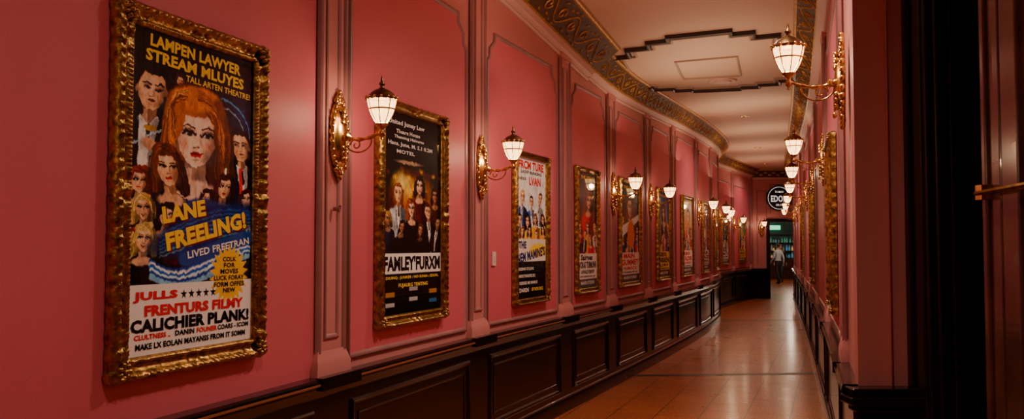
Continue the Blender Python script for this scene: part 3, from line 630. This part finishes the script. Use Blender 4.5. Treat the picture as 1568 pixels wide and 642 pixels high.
# poster 3
A=AR(.84,1.315,.05); c=Cv(130,A,(.93,.91,.88))
c.ell(.5,.45*A,.5,.35,(.55,.72,.85),0,1,.6);c.rect(.05,.50*A,.95,.62*A,(.1,.2,.45),.9); c.ell(.8,.60*A,.25,.1,(.9,.55,.1),0,.3)
people_row(c,.30*A,3,.072,[(.8,.1,.1),(.15,.3,.6),(.9,.9,.9)],3,.6,.2);people_row(c,.44*A,4,.065,[(.9,.6,.1),(.1,.2,.5),(.8,.1,.1)],5);people_row(c,.53*A,4,.055,[(.9,.6,.1),(.1,.2,.5)],9,.7,.2)
c.paint(0,.58,7)
c.rect(0,.58*A,1,.74*A,(.93,.91,.88),.9);c.rect(0,.74*A,1,A,(.06,.05,.05)); c.ell(.75,.66*A,.3,.08,YEL,0,.3)
T=[('FRCM TURE',.5,.05,.85,.06,RED,0,.04),('LADEF RUNKING',.5,.10,.7,.022,BLK),('LVAN',.62,.16,.4,.06,RED,0,.04),('BESS',.2,.15,.25,.02,BLK),('THE',.2,.62,.25,.05,(.1,.15,.4),0,.04),("NEM MAMINE'S",.5,.69,.95,.07,(.1,.15,.4),.1,.04),
 ('GOISINHO OF LUOVG',.32,.79,.5,.022,WHT),('ARROYANORS BC',.35,.84,.55,.022,WHT),('RESIDES ME MANUS',.4,.89,.6,.022,WHT),('SAY MON ONCE',.7,.94,.4,.025,YEL),('DAREN',.25,.94,.3,.03,WHT)]
make_poster('L',7.78,.82,1.10,2.415,c,T,fw=.05,seg=.012)
specs=[(9.29,.76,'L',(.05,.04,.04),(.85,.45,.1),(.92,.9,.86),('Sairnes','VORAS TURMUNN','UAWALIE FILMOW'),BLK),
 (10.88,.98,'L',(.06,.05,.05),(.8,.4,.12),(.93,.91,.88),('MAIN','GUMMET','HUMANTA'),RED),
 (12.68,.86,'L',(.12,.30,.55),(.93,.80,.4),(.95,.75,.15),('GREDVIL','ARBEN','LORN'),BLK),
 (14.42,.98,'L',(.75,.70,.6),(.9,.45,.08),(.95,.9,.85),('REMON','TALDER','OVENS'),RED),
 (16.35,.92,'L',(.15,.35,.45),(.9,.6,.2),(.9,.88,.85),('FILM','SALDO','MERIN'),BLK),
 (18.3,.92,'L',(.5,.1,.08),(.9,.7,.3),(.9,.88,.85),('NOIR','CASTEL','DUMAS'),BLK),
 (23.3,.9,'L',(.1,.25,.3),(.8,.6,.3),(.9,.88,.85),('ORIEN','BALTO','SUM'),BLK),
 (25.6,.95,'L',(.12,.35,.35),(.95,.7,.15),(.9,.7,.2),('VITA','MAGNO','LUX'),BLK),
 (6.75,1.0,'R',(.1,.08,.1),(.8,.4,.2),(.9,.88,.85),('STELLA','ROMANO','FILM'),RED),
 (12.0,.95,'R',(.2,.05,.05),(.9,.5,.2),(.9,.88,.85),('OPERA','NIGHT','FILM'),RED),
 (17.1,.95,'R',(.05,.15,.15),(.9,.5,.2),(.9,.88,.85),('RIVER','GOLD','FILM'),RED)]
for i,(d,W,side,bg,mid,bot,tt,tc_) in enumerate(specs):
    A=AR(W,1.31,.055); c=Cv(80 if d<13 and side=='L' else 40,A,bg)
    c.ell(.5,.42*A,.55,.5,mid,0,1.0)
    r=random.Random(i*7+2)
    pal=[(.85,.1,.08),(.1,.2,.5),(.05,.05,.06),(.9,.6,.1),(.9,.9,.85)]
    figure(c,.5+r.uniform(-.1,.1),.24*A,.13,r.choice([(.6,.35,.15),(.15,.08,.05)]),i%2==0,r.choice(pal),bust=3)
    people_row(c,.45*A,3,.08,pal,i+20);people_row(c,.56*A,4,.06,pal,i+50)
    if i in(1,): 
        c.poly([(0,.45*A),(1,.3*A),(1,.36*A),(0,.56*A)],(.9,.9,.9)); c.ell(.55,.52*A,.2,.2,(.9,.45,.1),0,.3)
    c.rect(0,.70*A,1,A,bot); c.rect(0,.92*A,1,A,shade(bot,.35))
    T=[('THE GREAT',.5,.04,.7,.03,YEL),(tt[0],.45,.735,.6,.05,tc_,0,.04),(tt[1],.5,.80,.9,.06,tc_,0,.04),(tt[2],.5,.86,.7,.035,tc_,0,.03),('WITH NORDEN AND CALE',.5,.90,.8,.016,BLK),('MAREN STUDIO',.5,.955,.7,.03,WHT)]
    make_poster(side,d,W,1.11,2.42,c,T,fw=.055,seg=.015 if d<14 else .05,orn=d<14,dep=.05)
# ------------------------------------------------------------------ sconces
def sconce_meshes():
    b=MB()
    def oval(rx,rz,y,x=0,z=0,m=0):
        Mx=Matrix.Rotation(math.radians(90),3,'X')
        b.lathe([(1.0,0),(1.0,y*.6),(.93,y),(.84,y*.8),(.74,y*.9),(.6,y*1.35),(.35,y*1.9),(.001,y*2.1)],28,m,(x,0,z),Matrix.Diagonal((rx,1,rz))@Mx)
    oval(.085,.185,.024)
    for i in range(26):
        a=2*math.pi*i/26; b.ell((.083*math.cos(a),-.016,.183*math.sin(a)),(.013,.015,.016),0,7,5)
    for s in(1,-1):
        b.ell((0,-.014,s*.20),(.035,.018,.03),0); b.ell((0,-.014,s*.225),(.02,.015,.025),0); b.ell((.03,-.014,s*.187),(.022,.015,.018),0);b.ell((-.03,-.014,s*.187),(.022,.015,.018),0)
        for j in range(3): b.ell((0,-.04,s*(.07+.03*j)),(.03-.006*j,.016,.022),0)
    b.lathe([(.001,.0),(.03,.0),(.034,.012),(.022,.025),(.02,.045),(.026,.055),(.001,.07)],16,0,(0,-.02,-.01),Matrix.Rotation(math.radians(90),3,'X'))
    pts=[];
    for t in np.linspace(0,1,16):
        pts.append((0,-.05-.22*t,-.01-.02*math.sin(t*math.pi)+.02*t*t))
    b.tube(pts,[.010+.003*math.sin(t*20) for t in np.linspace(0,1,16)],10)
    sp=[(0,-.05-.10*(1-math.cos(a))/2*1.6,-.03-.065*math.sin(a)*(1-.0*a)) for a in np.linspace(0,math.pi,14)]; b.tube(sp,.0045,8)
    sp=[(0,-.115+.035*(1-a/9)*math.cos(a),-.055+.035*(1-a/9)*math.sin(a)) for a in np.linspace(0,7.5,22)]; b.tube(sp,.0045,8)
    for j in range(4): b.ell((0,-.05,-.06-.028*j),(.006,.006,.014),0,7,5)
    b.ell((0,-.05,-.175),(.011,.011,.016),0)
    LX=(0,-.27,0)
    b.lathe([(.001,-.035),(.010,-.03),(.006,-.02),(.018,-.008),(.020,.005),(.012,.015),(.014,.03),(.034,.045),(.038,.052),(.030,.056)],16,0,LX)
    gp=[(.030,.055),(.044,.075),(.058,.10),(.069,.13),(.077,.165),(.079,.185)]
    for j in range(8):
        a=math.pi*2*j/8+.26; b.tube([(LX[0]+r*1.02*math.cos(a),LX[1]+r*1.02*math.sin(a),z) for r,z in gp],.0030,6,0)
    b.lathe([(r_*1.01,z_) for r_,z_ in((.069,.126),(.071,.130),(.071,.134))],24,0,LX)
    b.lathe([(.078,.180),(.084,.184),(.085,.192),(.078,.196)],24,1,LX)
    for j in range(14):
        a=math.pi*2*j/14; b.ell((LX[0]+.083*math.cos(a),LX[1]+.083*math.sin(a),.19),(.009,.009,.011),0,6,5)
    b.lathe([(.082,.192),(.074,.202),(.060,.218),(.044,.230),(.024,.240),(.012,.246),(.010,.256),(.017,.262),(.017,.270),(.008,.278),(.006,.30),(.001,.315)],24,1,LX)
    body=b.mesh('sconce_body',[M_brass,M_bronze],ang=50)
    g=MB(); g.lathe([(.001,.055)]+[(r,z) for r,z in gp],18,0,LX); glass=g.mesh('sconce_glass',[M_glow],ang=80)
    return body,glass
SB,SG=sconce_meshes()
def sconce(side,d,z,P=5,scale=1,loc=None,rot=None):
    e=mkobj('wall_sconce',None)
    if loc: e.location=loc;e.rotation_euler=(0,0,rot)
    else: place(e,side,d,z,.023)
    e.scale=(scale,)*3
    mkobj('brass_body',SB,e);mkobj('glass_shade',SG,e)
    l=bpy.data.lights.new('bulb','POINT');l.energy=P;l.color=(1,.73,.47);l.shadow_soft_size=.03
    lo=mkobj('bulb',l,e);lo.location=(0,-.27,.10)
for d in(1.5,4.78,6.75,10.2,11.9,15.5,17.5,19.4,22.6,24.5): sconce('L',d,2.20,12)
for i,d in enumerate((4.75,8.1,10.9,14,17.2,20.4,23.7)): sconce('R',d,2.50 if i==0 else 2.40,11,1.08 if i==0 else 1)
sconce(None,0,0,9,1,(7.64,YE-.03,2.15),0)
# ------------------------------------------------------------------ switches
b=MB();b.box((-.035,-.010,-.055),(.035,0,.055));b.box((-.012,-.016,-.022),(.012,-.009,.022));b.box((-.03,-.012,-.002),(.03,-.01,.0))
o=b.obj('light_switch',[M_white],smooth=False);place(o,'L',7.03,1.50,.008)
b=MB();b.tube([(0,0,0),(0,-.04,0)],.012,10);b.tube([(0,-.03,-.02),(0,-.04,.02)],.008,8);o=b.obj('wall_hook',[M_mauve]);place(o,'L',4.74,1.80,.03)
# ------------------------------------------------------------------ far room
M_teal=mat('teal_wall',(.04,.08,.08),.6,noise=((.07,.12,.12),2))
b=MB()
b.box((7.0,YE+.15,-.0),(7.2,44,3.2));b.box((16,YE+.15,0),(16.2,44,3.2));b.box((7,43.8,0),(16.2,44,3.2));b.obj('wall_foyer',[M_teal],smooth=False)
b=MB();b.box((7,YE+.1,-.1),(16.2,44,-.001));b.obj('floor_foyer',[M_floor],smooth=False)
b=MB();b.box((7,YE+.15,3.2),(16.2,44,3.3));b.obj('ceiling_foyer',[M_ceil],smooth=False)
b=MB()
b.box((11.8,43.3,0),(14.8,43.75,1.0),0); 
for z in(1.35,1.75,2.15): b.box((11.8,43.45,z),(14.8,43.78,z+.03),0)
r=random.Random(3)
for z in(1.03,1.38,1.78):
    x=11.85
    while x<14.7:
        h=r.uniform(.12,.3);mm=r.choice([1,2,3,4]); b.lathe([(.045,z),(.045,z+h*.6),(.018,z+h*.78),(.018,z+h),(.001,z+h)],8,mm,(x,43.58,0)); x+=r.uniform(.1,.17)
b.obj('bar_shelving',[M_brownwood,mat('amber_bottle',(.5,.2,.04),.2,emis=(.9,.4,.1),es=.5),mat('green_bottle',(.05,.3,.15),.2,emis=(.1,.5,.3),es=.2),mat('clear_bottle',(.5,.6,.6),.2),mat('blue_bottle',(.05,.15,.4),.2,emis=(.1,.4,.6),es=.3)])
b=MB();b.box((12.7,43.70,2.42),(13.3,43.79,2.62),0);addtext(b,'EXIT',(13.0,2.52),.45,.14,1,.03,43.69);b.obj('exit_sign',[mat('exit_green',(.02,.3,.12),.4,emis=(.05,.9,.4),es=2.0),M_signw],smooth=False)
for x,y in((10,31),(11.5,35.5),(12.6,40),(10.5,38.5)):
    l=bpy.data.lights.new('foyer_light','POINT');l.energy=55;l.color=(1,.80,.60);l.shadow_soft_size=.12
    e=mkobj('pendant_lamp',None);e.location=(x,y,0)
    lo=mkobj('bulb',l,e);lo.location=(0,0,2.62)
    b=MB();b.tube([(0,0,3.2),(0,0,2.85)],.008,6);b.lathe([(.02,2.88),(.06,2.84),(.15,2.72),(.155,2.71)],18);b.obj('shade',[M_brass],e)
# ------------------------------------------------------------------ people
def person(loc,rotz,shirt,trous,hairc,longhair=False,H=1.72,ph=1):
    e=mkobj('person',None)
    V=[];R=[];E=[]
    def add(p,r,par=None):
        V.append(p);R.append(r if isinstance(r,tuple) else (r,r))
        if par is not None:E.append((par,len(V)-1))
        return len(V)-1
    pel=add((0,0,.94),(.145,.10)); w=add((0,0,1.08),(.125,.095),pel); ch=add((0,.0,1.26),(.155,.105),w); sh=add((0,-.005,1.39),(.13,.085),ch); nk=add((0,0,1.47),.055,sh); hd=add((0,.012,1.55),.052,nk)
    hands=[]
    for s in(-1,1):
        q=s*ph
        a=add((s*.155,-.005,1.385),.062,sh); el=add((s*.225,-.03-.05*q,1.12),.043,a); wr=add((s*.235,.08-.14*q,.90),.028,el); pm=add((s*.235,.10-.16*q,.84),(.020,.036),wr)
        hands.append((s,Vector(V[wr]),Vector(V[pm])))
        hp=add((s*.085,0,.86),(.085,.09),pel); kn=add((s*.095,.05+.11*q,.49),.058,hp); an=add((s*.10,-.02+.17*q-(.10 if q<0 else 0),.09 if q>0 else .13),.038,kn)
        add((s*.115,.12+.17*q-(.08 if q<0 else 0),.035),(.035,.028),an)
    me=bpy.data.meshes.new('body');me.from_pydata(V,E,[]);o=bpy.data.objects.new('body',me);sc.collection.objects.link(o)
    m=o.modifiers.new('s','SKIN')
    for i,sv in enumerate(me.skin_vertices[0].data): sv.radius=R[i];sv.use_root=(i==0)
    m2=o.modifiers.new('ss','SUBSURF');m2.levels=2;m2.render_levels=2
    dg=bpy.context.evaluated_depsgraph_get();dg.update()
    nm=bpy.data.meshes.new_from_object(o.evaluated_get(dg)); bpy.data.objects.remove(o)
    ms=[shirt,trous,mat('skin_tone',(.55,.30,.20),.5),M_black]
    nm.materials.clear()
    for x in ms: nm.materials.append(x)
    for p in nm.polygons:
        c_=p.center;p.use_smooth=True
        if abs(c_.x)>.185 and c_.z<.93: k_=2
        elif c_.z<.10: k_=3
        elif c_.z<.98 and abs(c_.x)<.2: k_=1
        elif c_.z>1.46: k_=2
        else:k_=0
        p.material_index=k_
    mkobj('body',nm,e)
    b=MB()
    for s,wr,pm in hands:
        dr=(pm-wr).normalized()
        for j in range(4):
            off=Vector((-s*.003,(j-1.5)*.018,0)); L=(.07,.08,.075,.06)[j]
            p0=pm+off; p1=p0+dr*L*.5; p2=p1+(dr+Vector((-s*.5,0,0))).normalized()*L*.3; p3=p2+(dr+Vector((-s*1.1,0,0))).normalized()*L*.25
            b.tube([p0,p1,p2,p3],[.009,.009,.008,.006],7)
        t0=wr+dr*.03+Vector((0,.02,0)); b.tube([t0,t0+dr*.03+Vector((-s*.01,.028,0)),t0+dr*.06+Vector((-s*.02,.035,0))],[.011,.010,.007],7)
    b.ell((0,.015,1.625),(.072,.092,.112),0,16,12); b.ell((0,.035,1.57),(.052,.06,.055),0,12,8)
    b.ell((0,.112,1.61),(.013,.02,.022),0,8,6); 
    for s in(-1,1): b.ell((s*.074,.0,1.62),(.012,.02,.032),0,8,6); b.ell((s*.028,.094,1.635),(.013,.01,.008),2,8,6); b.ell((s*.028,.096,1.635),(.006,.011,.007),1,8,6); b.ell((s*.028,.099,1.655),(.018,.006,.004),1,8,6)
    b.ell((0,.102,1.57),(.024,.008,.007),3,8,6)
    b.ell((0,-.012,1.655),(.082,.098,.098),1,16,12)
    if longhair: b.ell((0,-.06,1.55),(.078,.05,.14),1,14,10)
    b.lathe([(.15,.965),(.153,.985),(.15,1.0)],20,1,(0,0,0),None,1,.72)
    b.lathe([(.066,1.43),(.064,1.475),(.055,1.48)],16,4,(0,0,0))
    b.obj('head_and_hands',[ms[2],hairc,mat('eye_white',(.8,.8,.8),.3),mat('lip',(.5,.12,.1),.4),shirt],e,ang=80)
    e.scale=(H/1.74,)*3;e.location=loc;e.rotation_euler=(0,0,rotz); return e
person((11.15,37,0),.35,mat('pale_shirt',(.55,.62,.68),.7),mat('dark_trousers',(.02,.022,.03),.7),mat('brown_hair',(.05,.025,.015),.6))
person((11.75,38.6,0),2.6,mat('black_jacket',(.015,.015,.02),.6),mat('black_trousers',(.015,.015,.018),.7),mat('dark_hair',(.02,.012,.01),.6),True,1.66,-1)
# ------------------------------------------------------------------ lights
def fill_spot(x,y,P):  # fill spot with ring, added at the ceiling to light the walls evenly
    z=ZTf(y)
    e=mkobj('ceiling_fill_spot',None);e.location=(x,y,z)
    b=MB();b.lathe([(.05,-.002),(.055,-.012),(.075,-.010),(.08,0)],20);b.obj('ring',[M_brass],e)
    l=bpy.data.lights.new('lamp','SPOT');l.energy=P;l.color=(1,.80,.61);l.spot_size=math.radians(150);l.spot_blend=.9;l.shadow_soft_size=.10
    lo=mkobj('lamp',l,e);lo.location=(0,0,-.04)
for x,y,P in((-1.2,-1.2,75),(.2,1.8,140),(1.1,4.6,220),(1.5,7.0,200)): fill_spot(x,y,P)
for d,P in((14.3,120),(20.2,130),(25.0,90)):
    x=(fr('L',d)[0].x+fr('R',d)[0].x)/2; fill_spot(x,d,P)
for d in (2.5,6,9.5,13,16.5,20,23.5):  # unseen area lights added in mid-air to brighten the ceiling; no cove there
    x=(fr('L',d)[0].x+fr('R',d)[0].x)/2
    l=bpy.data.lights.new('uplight','AREA');l.shape='RECTANGLE';l.size=1.0;l.size_y=2.2;l.energy=11 if d>3 else 9;l.color=(1,.74,.49)
    lo=mkobj('ceiling_fill_light',l);lo.location=(x,d,2.95);lo.rotation_euler=(math.pi,0,.35)
# ------------------------------------------------------------------ world, camera
w=bpy.data.worlds.new('w');sc.world=w;w.use_nodes=True;w.node_tree.nodes['Background'].inputs[0].default_value=(.5,.35,.25,1);w.node_tree.nodes['Background'].inputs[1].default_value=.05
cam=bpy.data.cameras.new('cam');cam.lens=31.0;cam.sensor_width=36;cam.clip_start=.05
co=mkobj('camera',cam);co.location=(0,0,1.6);co.rotation_euler=(math.radians(90+2.38),0,0)
sc.camera=co
